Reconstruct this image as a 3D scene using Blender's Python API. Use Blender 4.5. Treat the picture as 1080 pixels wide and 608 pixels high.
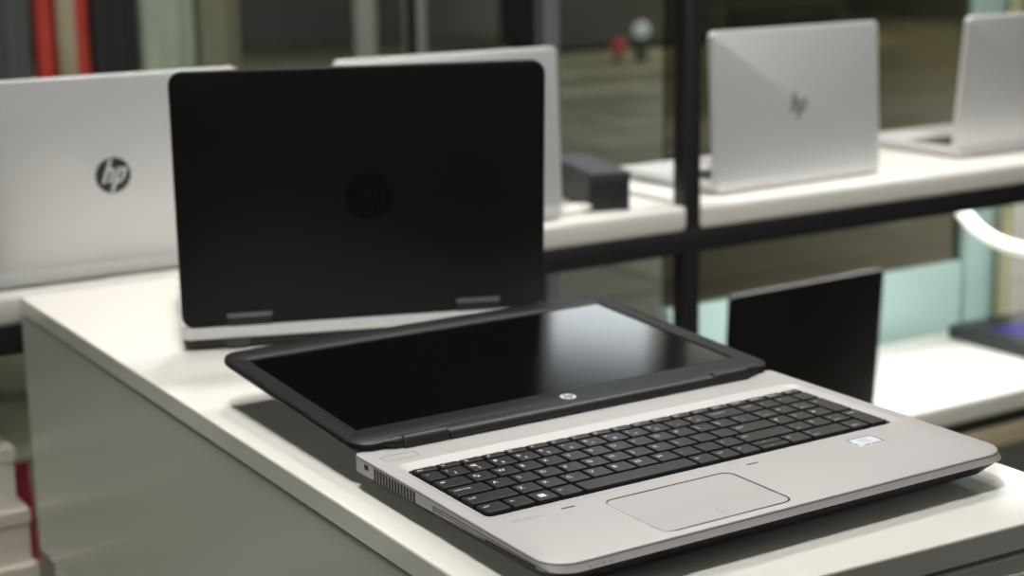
import bpy, bmesh, math, random
from mathutils import Matrix, Vector
random.seed(4)
for _o in list(bpy.data.objects):
    bpy.data.objects.remove(_o)
scene = bpy.context.scene
COL = scene.collection

# ------------------------------------------------------------------ camera
ZK = 0.924                                    # height of the key tops of the front laptop (m)
RCAM = [[0.847798, -0.530093, -0.015492], [0.12974, 0.178996, 0.975258], [-0.514204, -0.828832, 0.220527]]
cd = bpy.data.cameras.new('camera')
cam = bpy.data.objects.new('camera', cd)
COL.objects.link(cam)
Rm = Matrix(RCAM).transposed()
cam.matrix_world = Matrix.Translation((-0.51880, -0.93326, 0.36643 + ZK)) @ Rm.to_4x4()
cd.sensor_width = 36.0
cd.lens = 1747.03 / 1080 * 36
cd.clip_start = 0.02
cd.clip_end = 80
cd.dof.use_dof = True
cd.dof.focus_distance = 1.08
cd.dof.aperture_fstop = 6.0
scene.camera = cam

# ------------------------------------------------------------------ world, lights, exposure
w = bpy.data.worlds.new('world')
scene.world = w
w.use_nodes = True
w.node_tree.nodes['Background'].inputs[0].default_value = (0.92, 0.97, 1.0, 1)
w.node_tree.nodes['Background'].inputs[1].default_value = 0.05
scene.view_settings.view_transform = 'Standard'
scene.view_settings.look = 'None'
scene.view_settings.exposure = 0.0
scene.view_settings.gamma = 1.0
scene.view_settings.use_curve_mapping = False


def area(name, loc, target, size, power, color=(1, 0.96, 0.9), sy=None, spread=180):
    l = bpy.data.lights.new(name, 'AREA')
    l.energy = power
    l.color = color
    l.size = size
    l.spread = math.radians(spread)
    if sy:
        l.shape = 'RECTANGLE'
        l.size_y = sy
    o = bpy.data.objects.new(name, l)
    COL.objects.link(o)
    o.location = loc
    o.rotation_euler = (Vector(target) - Vector(loc)).to_track_quat('-Z', 'Y').to_euler()
    return o


WARM = (1, 0.975, 0.935)
area('counter_spot', (-0.25, -0.20, 2.9), (0.12, 0.06, 0.9), 0.26, 3.75, WARM, spread=62)
area('counter_spot_rear', (-0.10, 0.44, 2.9), (-0.02, 0.50, 0.9), 0.30, 1.1, WARM, spread=46)
area('shelf_spot', (0.60, 1.02, 2.9), (0.64, 0.96, 0.9), 0.22, 10, WARM, spread=110)
area('shelf_spot_right', (1.42, 0.84, 2.9), (1.42, 0.95, 0.9), 0.30, 15, WARM, spread=120)
area('front_fill', (1.7, -2.6, 2.7), (1.05, 0.87, 1.02), 1.2, 2.6, (1, 0.99, 0.97), spread=34)  # added fill from behind the camera, brightens the lid backs
area('garment_fill', (0.8, 2.1, 3.1), (0.85, 3.0, 1.1), 0.5, 6, (1, 0.99, 0.95), spread=70)  # added fill that brightens the hanging clothes
area('lower_shelf_strip', (1.55, 0.92, 0.835), (1.55, 0.90, 0.5), 1.3, 5.2, (1, 0.99, 0.97), 0.04)
area('left_fill', (-2.6, -0.7, 2.1), (-0.1, 0.4, 0.6), 1.4, 17, (0.96, 1, 0.94))  # added fill, stands in for ambient light from the left
area('hall_fill', (8.5, 8.5, 3.1), (8.0, 8.5, 0), 4.0, 130, (1, 0.98, 0.85), 4.0)  # added fill over the far floor, source unseen
area('hall_fill_right', (12.3, 11.0, 3.1), (12.3, 11.5, 0), 2.5, 300, (1, 0.98, 0.85), 3.0)  # added fill, brightens the floor seen through the smoked pane
area('hall_fill_left', (4.0, 10.5, 3.1), (4.0, 11.5, 0), 2.0, 120, (0.95, 1, 0.95), 2.0)  # added fill, lifts the far back wall on the left


# ------------------------------------------------------------------ materials
def mat(name, col, rough=0.5, metal=0.0, spec=0.5, noise=None, emit=None, coat=0.0, bump=None):
    m = bpy.data.materials.new(name)
    m.use_nodes = True
    nt = m.node_tree
    b = nt.nodes['Principled BSDF']
    b.inputs['Base Color'].default_value = (*col, 1)
    b.inputs['Roughness'].default_value = rough
    b.inputs['Metallic'].default_value = metal
    b.inputs['Specular IOR Level'].default_value = spec
    b.inputs['Coat Weight'].default_value = coat
    b.inputs['Coat Roughness'].default_value = 0.08
    if noise:
        scale, amt = noise
        tc = nt.nodes.new('ShaderNodeTexCoord')
        n = nt.nodes.new('ShaderNodeTexNoise')
        n.inputs['Scale'].default_value = scale
        n.inputs['Detail'].default_value = 4
        r = nt.nodes.new('ShaderNodeMixRGB')
        r.inputs[1].default_value = (*[c * (1 - amt) for c in col], 1)
        r.inputs[2].default_value = (*[min(1, c * (1 + amt)) for c in col], 1)
        nt.links.new(tc.outputs['Object'], n.inputs['Vector'])
        nt.links.new(n.outputs['Fac'], r.inputs[0])
        nt.links.new(r.outputs[0], b.inputs['Base Color'])
    if bump:
        scale, strength = bump
        tc = nt.nodes.new('ShaderNodeTexCoord')
        n = nt.nodes.new('ShaderNodeTexNoise')
        n.inputs['Scale'].default_value = scale
        bp = nt.nodes.new('ShaderNodeBump')
        bp.inputs['Strength'].default_value = strength
        bp.inputs['Distance'].default_value = 0.001
        nt.links.new(tc.outputs['Object'], n.inputs['Vector'])
        nt.links.new(n.outputs['Fac'], bp.inputs['Height'])
        nt.links.new(bp.outputs[0], b.inputs['Normal'])
    if emit:
        b.inputs['Emission Color'].default_value = (*emit[0], 1)
        b.inputs['Emission Strength'].default_value = emit[1]
    return m


M = {}
M['white_gloss'] = mat('white_gloss', (0.80, 0.775, 0.72), 0.09, spec=0.5, noise=(6, 0.015))
M['panel_shaded'] = mat('panel_shaded', (0.62, 0.63, 0.56), 0.22, noise=(2.5, 0.06))  # white gloss panel, its shade put into the grey colour
M['panel_base_lit'] = mat('panel_base_lit', (0.74, 0.75, 0.69), 0.3)  # same cabinet, lighter tone of the lighting put into the colour
M['drawer_grey'] = mat('drawer_grey', (0.5, 0.48, 0.43), 0.3)
M['gap'] = mat('gap', (0.02, 0.02, 0.02), 0.7)
M['seam_grey'] = mat('seam_grey', (0.20, 0.20, 0.175), 0.6)
M['shelf_white'] = mat('shelf_white', (0.84, 0.82, 0.77), 0.3, noise=(5, 0.02))
M['black_steel'] = mat('black_steel', (0.012, 0.013, 0.014), 0.45, metal=0.0)
M['rear_steel_lit'] = mat('rear_steel_lit', (0.11, 0.12, 0.13), 0.4)  # rear post of the black frame, light on it put into colour
M['deck'] = mat('deck', (0.475, 0.455, 0.45), 0.48, metal=0.25, spec=0.35, bump=(2500, 0.05))
M['deck_rim'] = mat('deck_rim', (0.485, 0.465, 0.46), 0.5, metal=0.2, spec=0.35)
M['groove'] = mat('groove', (0.02, 0.018, 0.018), 0.6)
M['faint'] = mat('faint', (0.36, 0.33, 0.325), 0.45, metal=0.4)
M['black_plastic'] = mat('black_plastic', (0.013, 0.0135, 0.0135), 0.42, spec=0.4, bump=(3000, 0.06))
M['bezel'] = mat('bezel', (0.013, 0.0135, 0.0135), 0.42, spec=0.32, bump=(3000, 0.08))
M['lid_black'] = mat('lid_black', (0.0045, 0.005, 0.005), 0.5, spec=0.22)
M['lid_logo'] = mat('lid_logo', (0.003, 0.003, 0.003), 0.35, spec=0.25)
M['screen'] = mat('screen', (0.002, 0.002, 0.002), 0.12, spec=0.5)
M['key'] = mat('key', (0.022, 0.023, 0.023), 0.36, spec=0.5, bump=(4000, 0.05))
M['key_tray'] = mat('key_tray', (0.004, 0.004, 0.004), 0.6)
M['legend'] = mat('legend', (0.75, 0.75, 0.75), 0.5)
M['rubber'] = mat('rubber', (0.015, 0.015, 0.015), 0.8)
M['silver'] = mat('silver', (0.74, 0.74, 0.735), 0.42, metal=0.25)
M['silver_lit'] = mat('silver_lit', (0.84, 0.84, 0.83), 0.35, metal=0.2)  # brighter silver: light on lid edges put into colour; also logo strokes
M['logo_dark'] = mat('logo_dark', (0.03, 0.03, 0.03), 0.3)
M['logo_silver'] = mat('logo_silver', (0.7, 0.7, 0.7), 0.3, metal=0.3)
M['hinge_grey'] = mat('hinge_grey', (0.16, 0.16, 0.16), 0.35, metal=0.3)
M['port'] = mat('port', (0.05, 0.05, 0.05), 0.35)
M['label_white'] = mat('label_white', (0.72, 0.74, 0.76), 0.35)
M['label_blue'] = mat('label_blue', (0.03, 0.12, 0.36), 0.35)
M['box_black'] = mat('box_black', (0.014, 0.014, 0.015), 0.5)
M['box_grey'] = mat('box_grey', (0.035, 0.036, 0.038), 0.5)
M['teal'] = mat('teal', (0.36, 0.50, 0.46), 0.5, noise=(3, 0.05))
M['olive'] = mat('olive', (0.34, 0.33, 0.20), 0.5)
M['white_tube'] = mat('white_tube', (0.9, 0.88, 0.84), 0.4, emit=((1, 0.95, 0.9), 0.35))
M['blue_screen'] = mat('blue_screen', (0.005, 0.005, 0.02), 0.45, spec=0.2, emit=((0.04, 0.03, 0.42), 0.5))
M['slab_black'] = mat('slab_black', (0.02, 0.022, 0.022), 0.4)
M['tan'] = mat('tan', (0.62, 0.52, 0.36), 0.6)
M['backing_dark'] = mat('backing_dark', (0.12, 0.12, 0.105), 0.6)  # dark tone for the backing added under the lower shelf
M['carton'] = mat('carton', (0.66, 0.60, 0.52), 0.6, noise=(8, 0.05))
M['carton_white'] = mat('carton_white', (0.80, 0.76, 0.70), 0.5, noise=(8, 0.04))
M['pink'] = mat('pink', (0.75, 0.06, 0.14), 0.5)
M['pale_green'] = mat('pale_green', (0.5, 0.6, 0.5), 0.5)
M['red_cloth'] = mat('red_cloth', (0.42, 0.04, 0.025), 0.8, noise=(14, 0.25))
M['beige_cloth'] = mat('beige_cloth', (0.36, 0.30, 0.20), 0.8, noise=(14, 0.2))
M['black_cloth'] = mat('black_cloth', (0.012, 0.012, 0.011), 0.8, noise=(12, 0.3))
M['sage_cloth'] = mat('sage_cloth', (0.30, 0.36, 0.27), 0.8, noise=(12, 0.2))
M['grey_cloth'] = mat('grey_cloth', (0.07, 0.08, 0.075), 0.8, noise=(12, 0.2))
M['olive_cloth'] = mat('olive_cloth', (0.17, 0.17, 0.11), 0.8, noise=(12, 0.2))
M['ceiling'] = mat('ceiling', (0.05, 0.05, 0.05), 0.8)
M['dark_wall'] = mat('dark_wall', (0.10, 0.11, 0.10), 0.6, noise=(1.2, 0.5))
M['lamp'] = mat('lamp', (0.8, 0.8, 0.8), 0.5, emit=((0.88, 0.95, 1.0), 3.8))
M['lamp_frame'] = mat('lamp_frame', (0.5, 0.5, 0.5), 0.5)
M['kiosk'] = mat('kiosk', (0.04, 0.042, 0.038), 0.5, noise=(2, 0.3))
M['kiosk_pale'] = mat('kiosk_pale', (0.30, 0.32, 0.28), 0.5, noise=(2, 0.2))
M['small_lamp'] = mat('small_lamp', (0.2, 0.2, 0.2), 0.5, emit=((0.9, 1, 0.95), 0.2))
M['small_red'] = mat('small_red', (0.15, 0.02, 0.015), 0.5, emit=((1, 0.1, 0.07), 0.08))


def floor_mat():
    m = bpy.data.materials.new('hall_floor')
    m.use_nodes = True
    nt = m.node_tree
    b = nt.nodes['Principled BSDF']
    b.inputs['Roughness'].default_value = 0.35
    tc = nt.nodes.new('ShaderNodeTexCoord')
    br = nt.nodes.new('ShaderNodeTexBrick')
    br.offset = 0.5
    br.inputs['Scale'].default_value = 0.42
    br.inputs['Color1'].default_value = (0.30, 0.29, 0.19, 1)
    br.inputs['Color2'].default_value = (0.11, 0.11, 0.075, 1)
    br.inputs['Mortar'].default_value = (0.06, 0.06, 0.045, 1)
    br.inputs['Mortar Size'].default_value = 0.012
    nt.links.new(tc.outputs['Object'], br.inputs['Vector'])
    nt.links.new(br.outputs['Color'], b.inputs['Base Color'])
    return m


M['floor'] = floor_mat()


def glass_mat():
    m = bpy.data.materials.new('smoked_glass')
    m.use_nodes = True
    nt = m.node_tree
    nt.nodes.remove(nt.nodes['Principled BSDF'])
    out = nt.nodes['Material Output']
    t = nt.nodes.new('ShaderNodeBsdfTransparent')
    t.inputs[0].default_value = (0.55, 0.53, 0.475, 1)
    g = nt.nodes.new('ShaderNodeBsdfGlossy')
    g.inputs[0].default_value = (0.8, 0.8, 0.75, 1)
    g.inputs['Roughness'].default_value = 0.12
    mx = nt.nodes.new('ShaderNodeMixShader')
    mx.inputs[0].default_value = 0.06
    nt.links.new(t.outputs[0], mx.inputs[1])
    nt.links.new(g.outputs[0], mx.inputs[2])
    nt.links.new(mx.outputs[0], out.inputs[0])
    return m


M['smoked_glass'] = glass_mat()


# ------------------------------------------------------------------ mesh helpers (millimetres in, metres out)
def obj(name, bm, m, parent=None, smooth=None):
    bmesh.ops.recalc_face_normals(bm, faces=bm.faces)
    me = bpy.data.meshes.new(name)
    bm.to_mesh(me)
    bm.free()
    me.materials.append(m)
    if smooth:
        for p in me.polygons:
            p.use_smooth = True
        try:
            me.set_sharp_from_angle(angle=math.radians(smooth))
        except Exception:
            pass
    o = bpy.data.objects.new(name, me)
    COL.objects.link(o)
    if parent:
        o.parent = parent
    return o


def tag(o, label, cat, group=None):
    o['label'] = label
    o['category'] = cat
    if group:
        o['group'] = group
    return o


def thing(name, label, cat, loc=(0, 0, 0), rz=0, group=None):
    o = bpy.data.objects.new(name, None)
    COL.objects.link(o)
    o.empty_display_size = 0.05
    o.location = loc
    o.rotation_euler = (0, 0, rz)
    return tag(o, label, cat, group)


def structure(o):
    o['kind'] = 'structure'
    return o


def kz(x, y, z):
    """millimetres in the front laptop's frame -> metres in the room"""
    return (x / 1000, y / 1000, z / 1000 + ZK)


def S(v):
    return (v[0] / 1000, v[1] / 1000, v[2] / 1000)


def add_box(bm, x0, x1, y0, y1, z0, z1, bevel=0.0, seg=2, mx=None):
    r = bmesh.ops.create_cube(bm, size=1)
    vs = r['verts']
    for v in vs:
        v.co = Vector(((x0 + x1) / 2 + v.co.x * (x1 - x0), (y0 + y1) / 2 + v.co.y * (y1 - y0), (z0 + z1) / 2 + v.co.z * (z1 - z0))) / 1000
    if bevel:
        es = list({e for v in vs for e in v.link_edges})
        rb = bmesh.ops.bevel(bm, geom=es, offset=bevel / 1000, segments=seg, profile=0.5, affect='EDGES')
        vs = list({v for f in rb['faces'] for v in f.verts} | {v for v in vs if v.is_valid})
    if mx:
        for v in vs:
            if v.is_valid:
                v.co = mx @ v.co
    return vs


def rrect(x0, x1, y0, y1, r, n=5):
    """counter-clockwise rounded rectangle; r = one radius or (x0y0, x1y0, x1y1, x0y1)"""
    if not isinstance(r, (tuple, list)):
        r = (r,) * 4
    pts = []
    for (cx, cy, a0, rr) in ((x0, y0, 180, r[0]), (x1, y0, 270, r[1]), (x1, y1, 0, r[2]), (x0, y1, 90, r[3])):
        sx = 1 if cx == x0 else -1
        sy = 1 if cy == y0 else -1
        for i in range(n + 1):
            a = math.radians(a0 + 90 * i / n)
            pts.append((cx + sx * rr + rr * math.cos(a), cy + sy * rr + rr * math.sin(a)))
    return pts


def loft(bm, loops, cap0=True, cap1=True, fn=None):
    rings = []
    for lp in loops:
        rings.append([bm.verts.new(S(fn(*p) if fn else p)) for p in lp])
    n = len(rings[0])
    for a, b in zip(rings, rings[1:]):
        for i in range(n):
            bm.faces.new((a[i], a[(i + 1) % n], b[(i + 1) % n], b[i]))
    if cap0:
        bm.faces.new(list(reversed(rings[0])))
    if cap1:
        bm.faces.new(rings[-1])
    return rings


def slab(bm, x0, x1, y0, y1, z0, z1, r, b=0.6, n=5, fn=None):
    """rounded slab lying in xy with softened edges"""
    L = []
    for ins, z in ((b, z0), (b * 0.3, z0 + b * 0.3), (0, z0 + b), (0, z1 - b), (b * 0.3, z1 - b * 0.3), (b, z1)):
        rr = [max(0.05, q - ins) for q in (r if isinstance(r, (tuple, list)) else (r,) * 4)]
        L.append([(x, y, z) for x, y in rrect(x0 + ins, x1 - ins, y0 + ins, y1 - ins, rr, n)])
    loft(bm, L, fn=fn)


def holed(bm, outer, holes, z, fn=None):
    """flat face with holes; returns vert loops"""
    edges = []
    loops = []
    for lp in [outer] + holes:
        vs = [bm.verts.new(S(fn(x, y, z) if fn else (x, y, z))) for x, y in lp]
        loops.append(vs)
        for i in range(len(vs)):
            edges.append(bm.edges.new((vs[i], vs[(i + 1) % len(vs)])))
    bmesh.ops.triangle_fill(bm, use_beauty=True, use_dissolve=False, edges=edges)
    return loops


def wall_ring(bm, ring, pts, fn=None):
    new = [bm.verts.new(S(fn(*p) if fn else p)) for p in pts]
    n = len(ring)
    for i in range(n):
        bm.faces.new((ring[i], ring[(i + 1) % n], new[(i + 1) % n], new[i]))
    return new


def tube(bm, pts, rad, n=10, cap=True):
    """round tube through points (mm); rad may be a list"""
    P = [Vector(p) for p in pts]
    if not isinstance(rad, (list, tuple)):
        rad = [rad] * len(P)
    rings = []
    up = Vector((0, 0, 1))
    for i, p in enumerate(P):
        t = (P[min(i + 1, len(P) - 1)] - P[max(i - 1, 0)]).normalized()
        a = t.cross(up)
        if a.length < 1e-3:
            a = t.cross(Vector((0, 1, 0)))
        a.normalize()
        b = a.cross(t).normalized()
        rings.append([bm.verts.new((p + a * rad[i] * math.cos(2 * math.pi * k / n) + b * rad[i] * math.sin(2 * math.pi * k / n)) / 1000) for k in range(n)])
    for A_, B_ in zip(rings, rings[1:]):
        for k in range(n):
            bm.faces.new((A_[k], A_[(k + 1) % n], B_[(k + 1) % n], B_[k]))
    if cap:
        bm.faces.new(rings[0][::-1])
        bm.faces.new(rings[-1])


def poly(bm, pts, fn, z0, z1):
    """prism from a 2-D outline"""
    loft(bm, [[(x, y, z0) for x, y in pts], [(x, y, z1) for x, y in pts]], fn=fn)


def text_bm(s, size, x, y, z, align='LEFT', fn=None, shear=0.0, bold=0.012):
    """lettering as a mesh, cap height about 0.7*size (mm), lower-left at x, y"""
    c = bpy.data.curves.new('t', 'FONT')
    c.body = s
    c.size = size
    c.align_x = align
    c.shear = shear
    c.offset = bold * size
    c.resolution_u = 2
    o = bpy.data.objects.new('t', c)
    COL.objects.link(o)
    dg = bpy.context.evaluated_depsgraph_get()
    me = bpy.data.meshes.new_from_object(o.evaluated_get(dg))
    bm = bmesh.new()
    bm.from_mesh(me)
    bpy.data.objects.remove(o)
    bpy.data.curves.remove(c)
    bpy.data.meshes.remove(me)
    for v in bm.verts:
        p = (v.co.x + x, v.co.y + y, z)
        v.co = Vector(S(fn(*p) if fn else p))
    return bm


def merge(dst, src):
    me = bpy.data.meshes.new('m')
    src.to_mesh(me)
    src.free()
    dst.from_mesh(me)
    bpy.data.meshes.remove(me)


def logo_strokes(R):
    """slanted 'hp' strokes that touch the rim of a disc of radius R"""
    sh = 0.34
    def bar(x, y0, y1, wd):
        return [(x + sh * y0 - wd / 2, y0), (x + sh * y0 + wd / 2, y0), (x + sh * y1 + wd / 2, y1), (x + sh * y1 - wd / 2, y1)]
    w_ = 0.17 * R
    L = [bar(-0.42 * R, -0.42 * R, 0.92 * R, w_), bar(-0.06 * R, -0.42 * R, 0.26 * R, w_)]
    L.append([(-0.42 * R + sh * 0.26 * R, 0.26 * R), (-0.06 * R + sh * 0.26 * R, 0.26 * R), (-0.03 * R + sh * 0.42 * R, 0.42 * R), (-0.42 * R + sh * 0.42 * R, 0.42 * R)])
    L += [bar(0.24 * R, -0.92 * R, 0.42 * R, w_), bar(0.60 * R, -0.26 * R, 0.42 * R, w_)]
    L.append([(0.24 * R + sh * 0.27 * R, 0.27 * R), (0.60 * R + sh * 0.27 * R, 0.27 * R), (0.60 * R + sh * 0.42 * R, 0.42 * R), (0.24 * R + sh * 0.42 * R, 0.42 * R)])
    L.append([(0.24 * R - sh * 0.42 * R, -0.42 * R), (0.55 * R - sh * 0.42 * R, -0.42 * R), (0.62 * R - sh * 0.26 * R, -0.27 * R), (0.24 * R - sh * 0.27 * R, -0.27 * R)])
    return L


def circle(R, n=40):
    return [(R * math.cos(2 * math.pi * i / n), R * math.sin(2 * math.pi * i / n)) for i in range(n)]


# ------------------------------------------------------------------ the setting
def plane_box(name, x0, x1, y0, y1, z0, z1, m):
    bm = bmesh.new()
    add_box(bm, x0 * 1000, x1 * 1000, y0 * 1000, y1 * 1000, z0 * 1000, z1 * 1000)
    return structure(obj(name, bm, m))


plane_box('floor', -5, 14, -4, 15, -0.1, 0, M['floor'])
plane_box('ceiling', -5, 14, -4, 15, 3.2, 3.3, M['ceiling'])
plane_box('wall_back', -5, 14, 15, 15.1, 0, 3.2, M['dark_wall'])
plane_box('wall_right', 14, 14.1, -4, 15, 0, 3.2, M['dark_wall'])
plane_box('wall_left', -5.1, -5, -4, 15, 0, 3.2, M['dark_wall'])

# long luminous ceiling panel that mirrors in the screen and on the counter
lt = thing('ceiling_light', 'long cool white ceiling light panel beyond the display shelves', 'light', (5.0, 5.4, 3.2), math.radians(-50))
bm = bmesh.new()
slab(bm, -2600, 1700, -850, 850, -60, -1, 40, 8, 3)
obj('lamp_frame', bm, M['lamp_frame'], lt)
bm = bmesh.new()
slab(bm, -2550, 1650, -800, 800, -66, -58, 30, 2, 3)
obj('diffuser', bm, M['lamp'], lt)

# ------------------------------------------------------------------ white counter
CZ = 0.9                                       # counter top
ct = thing('display_counter', 'glossy white display counter with sides toned grey for shade under the open laptop', 'counter', (0, 0, 0))


def quad_prism(bm, pts, z0, z1, b=0.0):
    def inset(pts, d):
        cx = sum(p[0] for p in pts) / 4
        cy = sum(p[1] for p in pts) / 4
        return [(p[0] + (d if p[0] < cx else -d), p[1] + (d if p[1] < cy else -d)) for p in pts]
    L = []
    if b:
        L = [[(*p, z0) for p in inset(pts, b)], [(*p, z0 + b) for p in pts], [(*p, z1 - b) for p in pts], [(*p, z1 - b * 0.3) for p in inset(pts, b * 0.3)], [(*p, z1) for p in inset(pts, b)]]
    else:
        L = [[(*p, z0) for p in pts], [(*p, z1) for p in pts]]
    loft(bm, L)


CO = [(-57, -229), (374, -251), (374, 812), (-57, 812)]


def cin(d):
    return [(CO[0][0] + d, CO[0][1] + d), (CO[1][0] - d, CO[1][1] + d), (CO[2][0] - d, CO[2][1] - d), (CO[3][0] + d, CO[3][1] - d)]


bm = bmesh.new()
quad_prism(bm, CO, 881, 900, 1.6)
obj('counter_top', bm, M['white_gloss'], ct)
bm = bmesh.new()
quad_prism(bm, cin(4), 877.5, 881)
obj('shadow_gap', bm, M['seam_grey'], ct)
bm = bmesh.new()
quad_prism(bm, cin(1.0), 612, 877.5, 1.2)
obj('side_panel', bm, M['panel_shaded'], ct)
bm = bmesh.new()
quad_prism(bm, cin(12), 0, 608, 1.5)
obj('base_panel', bm, M['panel_base_lit'], ct)
# drawer front on the near end
bm = bmesh.new()
add_box(bm, -45, 362, -4, 0, 630, 866, 1.5, mx=Matrix.Translation((0, -0.2300, 0)) @ Matrix.Rotation(math.atan2(-22, 431), 4, 'Z'))
obj('drawer', bm, M['drawer_grey'], ct)

# ------------------------------------------------------------------ front laptop, lid opened flat
fl = thing('laptop', 'silver laptop in the foreground opened flat with black keyboard and dark screen', 'laptop', kz(155, -60, -24))
OX, OY, OZ = 155, -60, -24


def F(x, y, z):
    return (x - OX, y - OY, z - OZ)


DZ = 1.2
X0, X1, Y0, Y1 = -34, 344, -190, 62
RAD = (20, 20, 6, 6)


def zs(y):
    return -4.6 - (y - Y0) / (Y1 - Y0) * 6.6


def base_loop(ins, z=None, dz=0, fy=0):
    rr = [max(1, q - ins) for q in RAD]
    return [(x, y, (zs(y) + dz) if z is None else z) for x, y in rrect(X0 + ins, X1 - ins, Y0 + ins - fy, Y1 - ins, rr, 8)]


WELL_O = rrect(-26, 333, -105, 22, (11, 11, 13, 13), 6)
WELL_I = rrect(-18.6, 328.2, -94, 12.4, (5, 5, 4, 4), 6)
bm = bmesh.new()
top = [(x, y) for x, y, z in base_loop(1.3, DZ)]
lo = holed(bm, top, [WELL_O], DZ, F)
r1 = wall_ring(bm, lo[0], base_loop(0.4, DZ - 0.35), F)
r2 = wall_ring(bm, r1, base_loop(0, DZ - 1.2), F)
r3 = wall_ring(bm, r2, base_loop(0, None, 0.6, 3.2), F)
r4 = wall_ring(bm, r3, base_loop(0.8, None, 0, 3.2), F)
r5 = wall_ring(bm, r4, base_loop(4, None, 0.3, 3.2), F)
obj('base_shell', bm, M['deck'], fl, 35)
bm = bmesh.new()
ra = [bm.verts.new(S(F(*p))) for p in base_loop(-0.05, DZ - 1.15)]
wall_ring(bm, ra, base_loop(-0.05, DZ - 1.5, 0, 0.25), F)
obj('shell_seam', bm, M['groove'], fl)
bm = bmesh.new()
ra = [bm.verts.new(S(F(x, y, DZ))) for x, y in WELL_O]
rb = wall_ring(bm, ra, [(x * 0.85 + x2 * 0.15, y * 0.85 + y2 * 0.15, DZ - 0.5) for (x, y), (x2, y2) in zip(WELL_O, WELL_I)], F)
rb = wall_ring(bm, rb, [(x, y, -1.3) for x, y in WELL_I], F)
rb = wall_ring(bm, rb, [(x, y, -3.8) for x, y in WELL_I], F)
obj('keyboard_rim', bm, M['deck_rim'], fl, 40)
bm = bmesh.new()
bm.faces.new([bm.verts.new(S(F(x, y, -3.7))) for x, y in WELL_I])
obj('keyboard_tray', bm, M['key_tray'], fl)
# dark underside tapering to the feet
bm = bmesh.new()


def under(ins, z):
    rr = [max(1, q - ins) for q in RAD]
    return [(x, y, z) for x, y in rrect(X0 + ins, X1 - ins, Y0 + ins, Y1 - ins, rr, 8)]


loft(bm, [base_loop(1.0, None, 0.2, 2.5), base_loop(2.4, None, -2.2, 1.5), under(12, -16.5), under(22, -19.5)], fn=F)
obj('bottom_cover', bm, M['black_plastic'], fl, 35)
for fx, fy in ((20, -150), (290, -150), (20, 25), (290, 25)):
    bm = bmesh.new()
    slab(bm, fx - 22, fx + 22, fy - 6, fy + 6, -24, -19.3, 5, 0.8, 4, F)
    obj('rubber_foot', bm, M['rubber'], fl)

# keys
KW = 0.9


def key(x0, x1, y1, h, text=None, size=3.0, tx=None, second=None, windows=False, half=False):
    y0 = y1 - h
    bm = bmesh.new()
    L = []
    for ins, z in ((0.0, -3.6), (0.25, -0.45), (0.55, -0.1), (1.0, 0.0)):
        L.append([(x, y, z) for x, y in rrect(x0 + ins, x1 - ins, y0 + ins, y1 - ins, max(0.3, 1.0 - ins * 0.5), 2)])
    loft(bm, L, cap0=False, fn=F)
    k = obj('key', bm, M['key'], fl)
    lx = x0 + 2.6 if tx is None else tx
    if windows:
        bm = bmesh.new()
        for i in (0, 1):
            for j in (0, 1):
                xa, ya = lx + 2.0 + i * 2.7, y1 - 10.6 + j * 2.7
                poly(bm, [(xa, ya), (xa + 2.4, ya), (xa + 2.4, ya + 2.4), (xa, ya + 2.4)], F, 0.02, 0.08)
        obj('legend', bm, M['legend'], k)
    elif text:
        bm = bmesh.new()
        if half:
            merge(bm, text_bm(text, size * 1.25, lx - 0.4, y1 - 5.6, 0.08, fn=F))
        elif second:
            merge(bm, text_bm(second, size * (1.45 if len(second) == 1 else 1), lx, y1 - 6.2, 0.08, fn=F))
            merge(bm, text_bm(text, size * (1.45 if len(text) == 1 else 1.2), lx + (3.0 if len(text) == 1 else 0), y1 - 12.2, 0.08, fn=F))
        else:
            z_ = size * (1.5 if len(text) == 1 else 1.25)
            merge(bm, text_bm(text, z_, lx, y1 - 4.4 - z_ * 0.68, 0.08, fn=F))
        obj('legend', bm, M['legend'], k)


KH = 15.7
fx = [-16, 3, 21.2, 39.2, 57.2, 75.2, 93.2, 111.2, 129.3, 147.3, 165.4, 183.5, 201.8, 220, 237.6, 256.3, 274.6, 292.6, 310.8, 328.6]
fl_txt = ['esc', 'f1', 'f2', 'f3', 'f4', 'f5', 'f6', 'f7', 'f8', 'f9', 'f10', 'f11', 'f12', 'prt sc', 'scroll', 'insert', 'delete', 'home', 'end']
for i, t in enumerate(fl_txt):
    key(fx[i], fx[i + 1] - 2, 10.6, 8.6, t, 2.6, half=True)
YR = [-0.4, -18.6, -37.0, -55.5, -74.0]
key(-16, -2.3, YR[0], KH, '`', 3.4, second='~')
for i, (a, b) in enumerate(zip('1234567890-=', '!@#$%^&*()_+')):
    x = -0.4 + 18.77 * i
    key(x, x + 16.8, YR[0], KH, a, 3.4, second=b)
key(224.9, 254.2, YR[0], KH, 'backspace', 2.8)
NP = [256.3, 274.6, 292.8, 311]
NE = 326.6
for i, t in enumerate(['num lk', '/', '*', '-']):
    key(NP[i], (NP + [NE + 2])[i + 1] - 1.9, YR[0], KH, t, 2.5 if len(t) > 1 else 3.6)
key(-16, 7.2, YR[1], KH, 'tab', 2.8)
for i, a in enumerate('QWERTYUIOP[]'):
    x = 9.2 + 18.8 * i
    key(x, x + 16.8, YR[1], KH, a, 3.9)
key(235, 254.2, YR[1], KH, '\\', 3.4, second='|')
for i, t in enumerate('789'):
    key(NP[i], NP[i + 1] - 1.9, YR[1], KH, ['home', '', 'pg up'][i] or None, 2.2, second=t) if i != 1 else key(NP[i], NP[i + 1] - 1.9, YR[1], KH, t, 3.4)
key(NP[3], NE, YR[1], KH + 18.4, '+', 4.0)
key(-16, 11.4, YR[2], KH, 'caps lock', 2.8)
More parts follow.
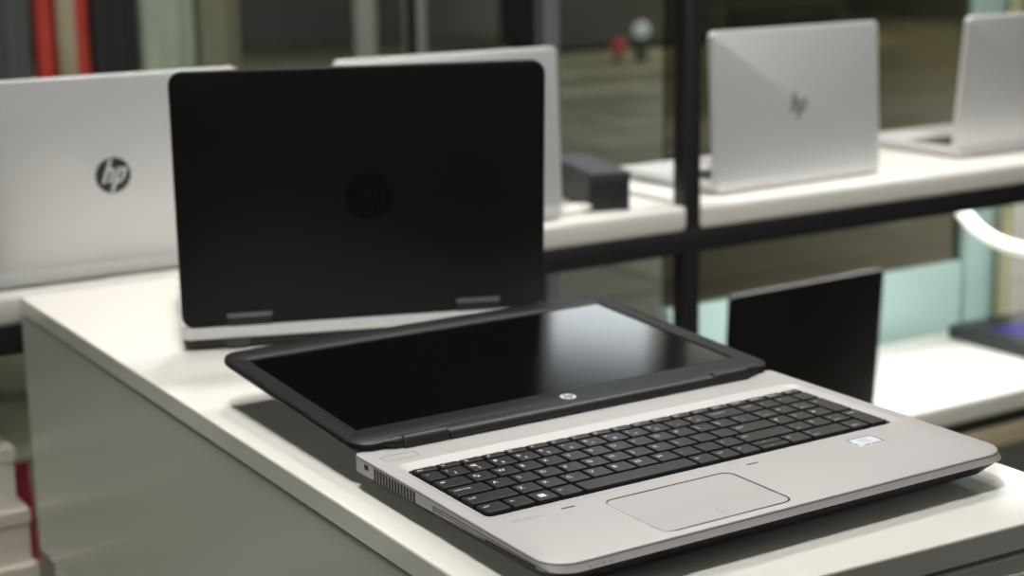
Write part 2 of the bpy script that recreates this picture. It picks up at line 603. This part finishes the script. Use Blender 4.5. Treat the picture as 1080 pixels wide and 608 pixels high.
for i, a in enumerate("ASDFGHJKL;'"):
    x = 13.4 + 18.8 * i
    key(x, x + 16.8, YR[2], KH, a, 3.9)
key(219.6, 254.2, YR[2], KH, 'enter', 2.8)
for i, t in enumerate('456'):
    key(NP[i], NP[i + 1] - 1.9, YR[2], KH, t, 3.4)
key(-16, 19.8, YR[3], KH, 'shift', 2.8)
for i, a in enumerate('ZXCVBNM,./'):
    x = 21.8 + 18.8 * i
    key(x, x + 16.8, YR[3], KH, a, 3.9)
key(210, 254.2, YR[3], KH, 'shift', 2.8)
for i, t in enumerate(['end', '', 'pg dn']):
    if t:
        key(NP[i], NP[i + 1] - 1.9, YR[3], KH, t, 2.2, second='123'[i])
    else:
        key(NP[i], NP[i + 1] - 1.9, YR[3], KH, '2', 3.4)
key(NP[3], NE, YR[3], KH + 18.5, 'enter', 2.6)
key(-16, 2.0, YR[4], KH, 'ctrl', 2.8)
key(4.0, 20.4, YR[4], KH, 'fn', 3.2)
key(22.3, 38.6, YR[4], KH, windows=True)
key(40.5, 57.7, YR[4], KH, 'alt', 2.8)
key(59.7, 151.6, YR[4], KH)
key(153.6, 171.0, YR[4], KH, 'alt', 2.8)
key(172.9, 189.2, YR[4], KH, 'ctrl', 2.8)
key(191.1, 207.3, YR[4], KH, '<', 3.4)
key(209.2, 233.8, YR[4], 7.4, '^', 3.2, tx=219, half=True)
key(209.2, 233.8, YR[4] - 8.3, 7.4, 'v', 2.4, tx=219, half=True)
key(235.8, 254.2, YR[4], KH, '>', 3.4)
key(NP[0], NP[2] - 1.9, YR[4], KH, 'insert', 2.2, second='0')
key(NP[2], NP[3] - 1.9, YR[4], KH, 'delete', 2.2, second='.')

# touchpad and its two buttons
bm = bmesh.new()
holed(bm, rrect(52.45, 155.9, -183.2, -115.5, (9, 9, 8, 8), 5), [rrect(52.7, 154.2, -182.1, -117.2, (8, 8, 7, 7), 5)], DZ + 0.05, F)
obj('touchpad_groove', bm, M['groove'], fl)
bm = bmesh.new()
slab(bm, 52.7, 154.3, -166.6, -117.2, DZ - 0.5, DZ + 0.02, (1, 1, 8, 8), 0.1, 5, F)
obj('touchpad', bm, M['deck'], fl)
for (a, b, r) in ((53.0, 103.0, (7, 0.5, 0.5, 1)), (104.0, 154.0, (0.5, 7, 1, 0.5))):
    bm = bmesh.new()
    slab(bm, a, b, -182.1, -167.0, DZ - 0.3, DZ + 0.35, r, 0.3, 5, F)
    obj('touchpad_button', bm, M['deck_rim'], fl)
for a in (24, 174):
    bm = bmesh.new()
    slab(bm, a, a + 10.5, -113.4, -111.9, DZ - 0.2, DZ + 0.12, 0.7, 0.1, 3, F)
    obj('button_mark', bm, M['groove'], fl)
# status key outlines and the long speaker strip behind the keyboard


def ring_part(name, x0, x1, y0, y1, wd, r, m, z=DZ + 0.04):
    bm = bmesh.new()
    holed(bm, rrect(x0, x1, y0, y1, r, 3), [rrect(x0 + wd, x1 - wd, y0 + wd, y1 - wd, max(0.2, r - wd), 3)], z, F)
    return obj(name, bm, m, fl)


ring_part('power_button', -24, 3, 31.5, 42, 0.5, 2, M['groove'])
ring_part('speaker_strip', 22, 290, 27.5, 47.5, 0.4, 1, M['faint'])
for a in (296, 304, 312):
    ring_part('touch_key', a, a + 4, 36, 40, 0.4, 0.8, M['faint'])
# processor sticker
st = None
bm = bmesh.new()
slab(bm, 264, 288.5, -127.5, -111.0, DZ - 0.1, DZ + 0.10, 1.2, 0.04, 3, F)
st = obj('processor_sticker', bm, M['label_white'], fl)
st['label'] = 'small white sticker with a blue border on the palm rest'
bm = bmesh.new()
for (a, b, c, d) in ((264.4, 288.1, -112.8, -111.4), (286.6, 288.1, -127, -111.4), (264.4, 265.8, -118.6, -111.4), (276, 288.1, -127.1, -125.8), (269, 274, -127.1, -125.8), (264.4, 265.8, -124, -120.5)):
    poly(bm, [(a, c), (b, c), (b, d), (a, d)], F, DZ + 0.10, DZ + 0.13)
obj('sticker_border', bm, M['label_blue'], st)
bm = text_bm('intel', 5.0, 276, -118.2, DZ + 0.14, 'CENTER', F)
merge(bm, text_bm('CORE', 3.4, 276, -121.8, DZ + 0.14, 'CENTER', F))
merge(bm, text_bm('i5', 3.0, 276, -125, DZ + 0.14, 'CENTER', F))
obj('sticker_text', bm, M['faint'], st)
bm = text_bm('HP ProBook', 4.2, -14, -116, DZ + 0.05, 'LEFT', F)
obj('model_text', bm, M['faint'], fl)
# front edge status lights
for i in range(4):
    bm = bmesh.new()
    add_box(bm, *[c - o for c, o in zip((-10 + i * 5.2, -8.6 + i * 5.2), (OX, OX))], Y0 - 2.3 - OY, Y0 + 1 - OY, -3.6 - OZ, -2.4 - OZ)
    obj('status_light', bm, M['groove'], fl)
# left side: lock slot, vent, tray outline, card slot
bm = bmesh.new()
add_box(bm, X0 - 0.2 - OX, X0 + 1 - OX, 39 - OY, 45 - OY, -5.8 - OZ, -1.8 - OZ, 0.3)
obj('lock_slot', bm, M['groove'], fl)
bm = bmesh.new()
for i in range(14):
    y = 29 - i * 4.25
    add_box(bm, X0 - 0.2 - OX, X0 + 1 - OX, y - 1.45 - OY, y + 1.45 - OY, zs(y) + 0.6 - OZ, -1.0 - OZ)
obj('side_vent', bm, M['groove'], fl)
bm = bmesh.new()
ya, yb = -52, -186
for (p, q) in (((ya, zs(ya) + 0.8), (ya, -3.4)), ((ya, -3.4), (-110, -3.0)), ((-110, -3.0), (yb, -2.6)), ((ya, zs(ya) + 2.6), (-118, -5.2))):
    tube(bm, [F(X0 - 0.0, *p), F(X0 - 0.0, *q)], 0.25, 6)
obj('tray_seam', bm, M['groove'], fl)
bm = bmesh.new()
slot = [(-116, -4.6), (-173, -3.3), (-173, -4.6), (-116, -6.2)]
loft(bm, [[(X0 - 0.25, y, z) for y, z in slot], [(X0 + 1, y, z) for y, z in slot]], fn=F)
obj('card_slot', bm, M['groove'], fl)

# lid, lying almost flat behind the hinges
LA = 0.0463
LY, LZ = 88.6, 7.06


def LF(x, y, z):
    c, s = math.cos(LA), math.sin(LA)
    return F(x, LY + y * c - z * s, LZ + y * s + z * c)


SX0, SX1, SY0, SY1 = -17.6, 327.4, 0, 195


def lid_loop(ins, z):
    rr = [max(1, q - ins) for q in (16, 16, 19, 19)]
    return [(x, y, z) for x, y in rrect(-33.5 + ins, 344.5 - ins, -32 + ins, 221 - ins, rr, 7)]


bm = bmesh.new()
loft(bm, [lid_loop(5, -6.4), lid_loop(2, -5.8), lid_loop(0.4, -4.0), lid_loop(0, -2.2), lid_loop(0.4, -1.0)], fn=LF)
lid = obj('lid', bm, M['lid_black'], fl, 40)
bm = bmesh.new()
o_ = [(x, y) for x, y, z in lid_loop(1.4, 0)]
i_ = rrect(SX0 - 0.8, SX1 + 0.8, SY0 - 0.8, SY1 + 0.8, 0.8, 2)
lo = holed(bm, o_, [i_], 1.2, LF)
a = wall_ring(bm, lo[0], lid_loop(0.4, 0.6), LF)
a = wall_ring(bm, a, lid_loop(0.4, -1.0), LF)
a = wall_ring(bm, lo[1], [(x, y, 0.5) for x, y in rrect(SX0, SX1, SY0, SY1, 0.5, 2)], LF)
wall_ring(bm, a, [(x, y, -0.1) for x, y in rrect(SX0, SX1, SY0, SY1, 0.5, 2)], LF)
bz = obj('screen_bezel', bm, M['bezel'], lid, 40)
bm = bmesh.new()
bm.faces.new([bm.verts.new(S(LF(x, y, 0.0))) for x, y in rrect(SX0 - 0.1, SX1 + 0.1, SY0 - 0.1, SY1 + 0.1, 0.5, 2)])
obj('screen', bm, M['screen'], lid)


def chin(x, y, z):
    return LF(x + 154, y - 15.6, z)


bm = bmesh.new()
poly(bm, circle(6.2), chin, 1.2, 1.45)
lg = obj('logo', bm, M['logo_silver'], lid)
bm = bmesh.new()
for p in logo_strokes(6.2):
    poly(bm, p, chin, 1.4, 1.52)
obj('logo_strokes', bm, M['logo_dark'], lg)
# hinges: two barrels with tapering fins and the bar between them
HY, HZ = 55.5, 3.4
for (xa, xb, xf) in ((1, 37, -16), (279, 313, 331)):
    bm = bmesh.new()
    tube(bm, [F(xa, HY, HZ), F(xa + 0.8, HY, HZ), F(xb - 0.8, HY, HZ), F(xb, HY, HZ)], [5.4, 6.2, 6.2, 5.4], 20)
    h = obj('hinge', bm, M['black_plastic'], fl, 40)
    bm = bmesh.new()
    st_ = xa if xf < xa else xb
    tube(bm, [F(st_, HY + 1.0, HZ + 0.6), F((st_ * 2 + xf) / 3, HY + 1.5, HZ + 1.0), F(xf, HY + 3.5, HZ + 2.5)], [5.2, 4.6, 0.8], 16)
    obj('hinge_fin', bm, M['bezel'], h, 50)
bm = bmesh.new()
sec = [(50.2, 0.4), (49.4, 2.6), (49.8, 5.2), (52, 7.4), (56, 8.4), (63, 8.2), (63, 0.6)]
loft(bm, [[(37.6, y, z) for y, z in sec], [(278.4, y, z) for y, z in sec]], fn=F)
hb = obj('hinge_bar', bm, M['black_plastic'], fl, 40)
bm = bmesh.new()
tube(bm, [F(37.6, 49.5, 3.2), F(278.4, 49.5, 3.2)], 0.5, 6)
obj('hinge_bar_seam', bm, M['gap'], hb)


# ------------------------------------------------------------------ laptops seen from behind
def back_laptop(name, label, loc, yaw, tilt, wd, ht, lid_m, base_m, under_m, logo=None, depth=228, base_t=14, lid_t=8.5, rad=9, hinges=None, port=False, edge_m=None, group=None, keys=True, foot=3):
    """origin: counter level under the left rear corner; x along the lid, base towards +y, back of the lid faces -y"""
    t = thing(name, label, 'laptop', loc, yaw, group)
    base_top = foot + base_t
    bm = bmesh.new()
    slab(bm, 0, wd, -4, depth, foot + base_t * 0.45, base_top, 8, 1.2, 5)
    b = obj('base', bm, base_m, t, 40)
    bm = bmesh.new()
    lo2 = [[(x, y, z) for x, y in rrect(i, wd - i, -4 + i, depth - i, max(2, 8 - i * 0.3), 5)] for i, z in ((4.5, foot), (1.8, foot + 1.5), (0.8, foot + base_t * 0.44))]
    loft(bm, lo2)
    obj('bottom_cover', bm, under_m, t, 40)
    for px, py in ((30, 20), (wd - 30, 20), (30, depth - 25), (wd - 30, depth - 25)):
        bm = bmesh.new()
        slab(bm, px - 14, px + 14, py - 5, py + 5, 0, foot + 0.2, 4, 0.4, 3)
        obj('rubber_foot', bm, M['rubber'], t)
    if keys:
        bm = bmesh.new()
        slab(bm, 22, wd - 22, 22, 125, base_top - 0.5, base_top + 0.6, 3, 0.2, 3)
        obj('keyboard', bm, M['key'], b)
        bm = bmesh.new()
        slab(bm, wd / 2 - 50, wd / 2 + 50, 140, 205, base_top - 0.5, base_top + 0.2, 4, 0.1, 3)
        obj('touchpad', bm, M['deck_rim'], b)
    c, s = math.cos(tilt), math.sin(tilt)
    h0 = base_top - 1

    def T(x, y, z):       # lid frame: y up the lid, z out of its back (towards -y of the laptop)
        return (x, -z * c - y * s, h0 + y * c - z * s)

    L = []
    for ins, z in ((1.2, -lid_t), (0.3, -lid_t + 0.8), (0, -lid_t + 1.6), (0, -1.6), (0.6, -0.5), (2.2, 0)):
        L.append([(x, y, z) for x, y in rrect(ins, wd - ins, ins, ht - ins, max(1, rad - ins), 6)])
    bm = bmesh.new()
    loft(bm, L, fn=T)
    l = obj('lid', bm, lid_m, t, 40)
    if edge_m:
        bm = bmesh.new()
        lo_ = [[(x, y, z) for x, y in rrect(-0.25, wd + 0.25, -0.25, ht + 0.25, rad, 6)] for z in (-lid_t + 0.4, -1.8)]
        loft(bm, lo_, cap0=False, cap1=False, fn=T)
        obj('lid_edge', bm, edge_m, l)
    bm = bmesh.new()
    slab(bm, 10, wd - 10, 14, ht - 9, -lid_t - 0.3, -lid_t + 0.2, 2, 0.05, 3, T)
    obj('screen', bm, M['screen'], l)
    if logo:
        kind, R, cx, cy, m1, m2 = logo

        def G(x, y, z):
            return T(cx + x, cy + y, z)
        if kind == 'disc':
            bm = bmesh.new()
            poly(bm, circle(R), G, -0.2, 0.25)
            lg_ = obj('logo', bm, m1, l)
            bm = bmesh.new()
            for p in logo_strokes(R):
                poly(bm, p, G, 0.2, 0.4)
            obj('logo_strokes', bm, m2, lg_)
        else:             # four slanted strokes
            bm = bmesh.new()
            for (x, y0, y1) in ((-0.62, -0.45, 1.0), (-0.2, -0.45, 0.45), (0.2, -1.0, 0.45), (0.62, -0.45, 0.45)):
                poly(bm, [(R * (x + 0.3 * y0 - 0.11), R * y0), (R * (x + 0.3 * y0 + 0.11), R * y0), (R * (x + 0.3 * y1 + 0.11), R * y1), (R * (x + 0.3 * y1 - 0.11), R * y1)], G, -0.2, 0.25)
            for (xa, xb, yv) in ((-0.62, -0.2, 0.36), (0.2, 0.62, -0.36)):
                poly(bm, [(R * (xa + 0.3 * yv - 0.1), R * (yv - 0.09)), (R * (xb + 0.3 * yv + 0.1), R * (yv - 0.09)), (R * (xb + 0.3 * yv + 0.1), R * (yv + 0.09)), (R * (xa + 0.3 * yv - 0.1), R * (yv + 0.09))], G, -0.2, 0.25)
            obj('logo', bm, m1, l)
    if hinges:
        for (xa, xb) in hinges:
            bm = bmesh.new()
            slab(bm, xa, xb, -3, 11, -4, 1.6, 2.5, 0.8, 4, T)
            hh = obj('hinge', bm, M['black_plastic'], t, 40)
            bm = bmesh.new()
            slab(bm, xa - 1, xb + 1, 9.5, 13.5, -3, 2.0, 1.5, 0.5, 3, T)
            obj('hinge_trim', bm, M['hinge_grey'], hh, 40)
    if port:
        bm = bmesh.new()
        sl = rrect(-11, 11, -4.4, 4.4, 4.2, 5)
        loft(bm, [[(50 + x, -3.2, foot + 4.0 + y) for x, y in sl], [(50 + x, -4.9, foot + 4.0 + y) for x, y in sl], [(50 + x * 0.75, -4.9, foot + 4.0 + y * 0.6) for x, y in sl], [(50 + x * 0.75, -4.4, foot + 4.0 + y * 0.6) for x, y in sl]])
        obj('port', bm, M['port'], t)
    return t


R_ = math.radians
back_laptop('laptop', 'laptop with black lid and silver base turned away on the white counter', kz(4, 487, -24), R_(-19.4), R_(4.3), 343, 239,
            M['lid_black'], M['silver'], M['black_plastic'], ('disc', 22, 176, 118, M['lid_logo'], M['lid_black']), base_t=19, rad=13, foot=2,
            hinges=((42, 82), (258, 298)), port=True, depth=226)
back_laptop('laptop', 'large silver laptop with round dark logo behind the counter end, leftmost in the row', kz(-113, 846, -24), R_(-0.4), R_(4.5), 328, 211,
            M['silver'], M['silver'], M['silver'], ('disc', 20, 177, 100, M['logo_dark'], M['silver_lit']), edge_m=M['silver_lit'])
back_laptop('laptop', 'silver laptop half hidden behind the black lid, left of the black box', kz(350, 849, -24), R_(-1.5), R_(-3), 312, 208,
            M['silver'], M['silver'], M['silver'], None, edge_m=M['silver_lit'])
back_laptop('laptop', 'silver laptop with slanted stroke logo right of the black shelf post', kz(932, 860, -24), R_(2.5), R_(-3.5), 326, 214,
            M['silver'], M['silver'], M['silver'], ('strokes', 20, 161, 101, M['hinge_grey'], None), edge_m=M['silver_lit'], base_t=12)
back_laptop('laptop', 'silver laptop cut off by the right edge, rightmost on the upper shelf', kz(1452, 907, -24), R_(0), R_(4.7), 320, 210,
            M['silver'], M['silver'], M['silver'], None, edge_m=M['silver_lit'], base_t=12)
back_laptop('laptop', 'laptop with plain black lid on the lower white shelf', kz(941, 845, -394), R_(2.4), R_(2.9), 308, 213,
            M['lid_black'], M['black_plastic'], M['black_plastic'], None, base_t=14)

# ------------------------------------------------------------------ shelving unit behind the counter
sh = thing('shelving_unit', 'white shelves in a black steel frame running behind the counter', 'shelf', kz(0, 0, -924))


def part(name, m, x0, x1, y0, y1, z0, z1, bevel, parent, seg=3):
    bm = bmesh.new()
    add_box(bm, x0, x1, y0, y1, z0 + 924, z1 + 924, bevel, seg)
    return obj(name, bm, m, parent, 40)


part('shelf_board', M['shelf_white'], -900, 850, 818, 1150, -58, -24, 7, sh)
part('shelf_board', M['shelf_white'], 873, 2300, 818, 1150, -58, -24, 7, sh)
part('shelf_board', M['shelf_white'], -900, 2300, 818, 1150, -430, -394, 7, sh)
part('tan_rail', M['tan'], -900, 2300, 822, 850, -486, -450, 2, sh)
part('dark_backing', M['backing_dark'], 873, 2300, 835, 849, -920, -487, 1, sh)  # added dark sheet, darkens the space under the lower shelf
for z in (-90, -448):
    part('beam', M['black_steel'], -900, 2300, 820, 850, z, z + 32 if z > -200 else z + 18, 1.5, sh)
    part('beam', M['black_steel'], -900, 2300, 1120, 1150, z, z + 32 if z > -200 else z + 18, 1.5, sh)
part('post', M['black_steel'], 848, 875, 822, 849, -924, 900, 2, sh)
part('post', M['rear_steel_lit'], 838, 866, 1152, 1180, -924, 900, 2, sh)
part('post', M['black_steel'], 2260, 2290, 822, 849, -924, 900, 2, sh)
part('post', M['black_steel'], -890, -860, 822, 849, -924, 900, 2, sh)

# ------------------------------------------------------------------ teal partition with a smoked pane behind the right bay
pt = thing('partition', 'pale teal partition with a smoked glass pane behind the right shelves', 'partition', kz(0, 0, -924))
part('frame_rail', M['teal'], 1100, 1780, 1184, 1220, -924, -278, 1, pt)
part('frame_stile', M['teal'], 1790, 1885, 1184, 1220, -924, 900, 1, pt)
part('glass_pane', M['smoked_glass'], 1100, 1800, 1198, 1206, -280, 900, 0, pt)
po = thing('pole', 'thin olive pole standing in front of the teal partition', 'pole', kz(1872, 1166, -924))
bm = bmesh.new()
tube(bm, [(0, 0, 6), (0, 0, 1824)], 14, 14)
obj('shaft', bm, M['olive'], po, 40)
bm = bmesh.new()
tube(bm, [(0, 0, 0), (0, 0, 8)], 17, 14)
obj('foot_plate', bm, M['olive'], po, 40)

# ------------------------------------------------------------------ things on the shelves
bxr = R_(-16)
bx = thing('equipment_box', 'black oblong box on the upper shelf left of the steel post', 'box', kz(772, 945, -24), bxr)
bm = bmesh.new()
add_box(bm, -29, 29, -95, 95, 0, 44, 2.5)
obj('body', bm, M['box_black'], bx)
bm = bmesh.new()
add_box(bm, -29.6, 29.6, -95.6, 95.6, 40, 52, 2.0)
obj('box_lid', bm, M['box_grey'], bx)

bm = bmesh.new()
pts = []
for i in range(40):
    a = i / 39 * 2 * math.pi * 2.2
    pts.append((685 + 26 * math.cos(a) + i * 0.3, 868 + 15 * math.sin(a), -20.5 + 2.2 * (i / 39) * 2))
tube(bm, [(p[0], p[1], p[2] + 924) for p in pts], 3.2, 8)
tag(obj('cable', bm, M['shelf_white'], None, 60), 'coiled white cable on the upper shelf beside the black box', 'cable')

# hanging white light tube
bm = bmesh.new()
pp = []
for i in range(25):
    t = i / 24
    a = (1530 * (1 - t) ** 2 + 2 * 1590 * t * (1 - t) + 1860 * t * t)
    z = (-62 * (1 - t) ** 2 + 2 * -222 * t * (1 - t) + -238 * t * t)
    pp.append((a, 1000, z + 924))
tube(bm, pp, 12, 12)
tag(obj('light_tube', bm, M['white_tube'], None, 60), 'curved glowing white tube hanging under the upper shelf at right', 'light tube')

# black slab with a blue screen
ds = thing('display_device', 'thick black slab with a deep blue screen on the lower shelf at right', 'device', kz(1690, 985, -394))
bm = bmesh.new()
slab(bm, -15, 300, -130, 130, 0, 24, 5, 2, 4)
obj('body', bm, M['slab_black'], ds, 40)
bm = bmesh.new()
slab(bm, 25, 285, -112, 70, 23.5, 24.6, 2, 0.2, 3)
obj('screen', bm, M['blue_screen'], ds)

# cartons on the lower shelf at the left
cz = -394
cart = [(-300, -56, 60, 'carton', 'beige carton at the bottom of the stack left of the counter', 0), (-300, -58, 62, 'carton', 'beige carton in the middle of the stack left of the counter', 10),
        (-300, -66, 70, 'carton_white', 'whitish carton near the top of the stack left of the counter', 22), (-300, -84, 60, 'carton_white', 'small white carton topping the stack left of the counter', 40)]
for x0, x1, h, m, lab, dy in cart:
    t = thing('carton', lab, 'box', kz(x0, 830, cz), 0, 'cartons on the lower shelf')
    bm = bmesh.new()
    add_box(bm, 0, x1 - x0, dy, 110, 0, h - 8, 2)
    obj('box_body', bm, M[m], t)
    bm = bmesh.new()
    add_box(bm, -2, x1 - x0 + 2, dy - 2, 112, h - 18, h - 0.2, 2)
    obj('box_lid', bm, M[m], t)
    cz += h
pc = thing('pouch', 'bright pink pouch standing behind the stacked cartons at the left', 'pouch', kz(-36, 985, -394))
bm = bmesh.new()
loft(bm, [[(x, y, z) for x, y in rrect(-a, a, -d, d, min(a, d) * 0.6, 4)] for a, d, z in ((18, 14, 0), (21, 18, 8), (21, 17, 80), (20, 9, 108), (19, 3, 116))])
obj('body', bm, M['pink'], pc, 50)
bm = bmesh.new()
slab(bm, -20, 20, -3.2, 3.2, 114, 128, 2, 0.8, 3)
obj('closure', bm, M['pink'], pc, 40)

# ------------------------------------------------------------------ garments hanging far left
rk = thing('garment_rail', 'dark rail carrying clothes far behind the left laptop', 'rack', (0.87, 3.0, 0))
for dx in (-0.55, 0.75):
    bm = bmesh.new()
    tube(bm, [(dx * 1000, 0, 0), (dx * 1000, 0, 1650)], 14, 10)
    obj('post', bm, M['black_steel'], rk)
bm = bmesh.new()
tube(bm, [(-560, 0, 1640), (760, 0, 1640)], 14, 10)
obj('rail', bm, M['black_steel'], rk)
for dx in (-0.55, 0.75):
    bm = bmesh.new()
    tube(bm, [(dx * 1000, -200, 14), (dx * 1000, 200, 14)], 14, 10)
    obj('rail_foot', bm, M['black_steel'], rk)


def garment(name, label, cat, x, wd, z0, z1, m, folds=5, trim=None):
    t = thing(name, label, cat, (x / 1000, 3.0, 1.625), 0)
    bm = bmesh.new()
    n = 40
    rows = []
    for j in range(9):
        v = j / 8
        ww = wd * (0.55 + 0.45 * min(1, v * 4)) / 2
        ring = []
        for i in range(n):
            a = 2 * math.pi * i / n
            d = 38 + 10 * math.cos(folds * a + v * 2)
            ring.append((ww * math.cos(a), d * math.sin(a) * (0.7 + 0.3 * v), -(1625 - z1) - v * (z1 - z0)))
        rows.append(ring)
    loft(bm, rows)
    g = obj('cloth', bm, m, t, 60)
    bm = bmesh.new()
    hk = -(1625 - z1)
    tube(bm, [(-wd * 0.3, 0, hk - 8), (0, 0, hk + 22), (wd * 0.3, 0, hk - 8)], 5, 8)
    tube(bm, [(0, 0, hk + 20), (0, 0, -4), (0, 14, 14), (0, 0, 30)], 2.5, 8)
    obj('hanger', bm, M['black_steel'], t, 60)
    if trim:
        bm = bmesh.new()
        slab(bm, -trim / 2, trim / 2, hk - (z1 - z0) + 20, hk - 60, 44, 52, 10, 3, 4, lambda a, b, c: (a, -c, b))
        obj('placket', bm, M['beige_cloth'], t, 40)
    return t


garment('coat', 'dark grey coat at the left end of the clothes rail', 'coat', 540, 110, 420, 1590, M['grey_cloth'])
garment('jacket', 'red jacket with a beige front strip on the clothes rail', 'jacket', 672, 130, 560, 1590, M['red_cloth'], trim=44)
garment('coat', 'black coat hanging right of the red jacket', 'coat', 800, 120, 420, 1590, M['black_cloth'])
garment('dress', 'pale sage green garment on the clothes rail', 'clothing', 935, 140, 420, 1590, M['sage_cloth'])
garment('coat', 'dark olive coat at the right end of the clothes rail', 'coat', 1068, 110, 520, 1590, M['olive_cloth'])

# ------------------------------------------------------------------ far hall: display stands, panels, small lights
def stand(name, label, x, y, wd, d, h, m, cat='stand'):
    t = thing(name, label, cat, (x, y, 0))
    bm = bmesh.new()
    add_box(bm, -wd * 500, wd * 500, -d * 500, d * 500, 60, h * 1000 - 40, 4)
    obj('body', bm, m, t)
    bm = bmesh.new()
    add_box(bm, -wd * 520, wd * 520, -d * 520, d * 520, h * 1000 - 40, h * 1000, 6)
    obj('stand_top', bm, m, t)
    bm = bmesh.new()
    add_box(bm, -wd * 460, wd * 460, -d * 460, d * 460, 0, 60)
    obj('plinth', bm, M['gap'], t)
    return t


stand('display_stand', 'dark display stand far away left of the rear post', 4.6, 13.2, 1.0, 0.7, 1.2, M['kiosk'])
stand('display_stand', 'dark stand widened to darken the far hall between the two posts', 9.0, 12.4, 2.2, 0.8, 2.0, M['kiosk'])  # made tall and wide to cover the lit wall with dark
stand('display_stand', 'dark wide stand far away behind the smoked pane', 11.8, 13.4, 1.6, 0.7, 1.1, M['kiosk'])
for x, h, lab in ((5.55, 1.9, 'pale narrow panel in the far hall, left of two'), (6.0, 1.8, 'pale narrow panel in the far hall, right of two')):
    t = thing('banner_stand', lab, 'banner', (x, 11.0, 0))
    bm = bmesh.new()
    add_box(bm, -90, 90, -6, 6, 40, h * 1000, 3)
    obj('banner', bm, M['kiosk_pale'], t)
    bm = bmesh.new()
    add_box(bm, -110, 110, -60, 60, 0, 40, 6)
    obj('banner_base', bm, M['black_steel'], t)
for x, y, z, r, m, lab in ((8.27, 11.0, 0.176, 0.075, 'small_lamp', 'small round white light in the far hall'), (8.03, 11.0, 0.05, 0.07, 'small_red', 'small round red light in the far hall')):
    t = thing('floor_lamp', lab, 'light', (x, y, 0))
    bm = bmesh.new()
    bmesh.ops.create_uvsphere(bm, u_segments=20, v_segments=12, radius=r)
    bmesh.ops.translate(bm, verts=bm.verts, vec=(0, 0, z + r + 0.02))
    obj('globe', bm, M[m], t, 60)
    bm = bmesh.new()
    tube(bm, [(0, 0, 0), (0, 0, 20), (0, 0, (z + 0.03) * 1000)], [60, 60, 20], 12)
    obj('lamp_base', bm, M['black_steel'], t)
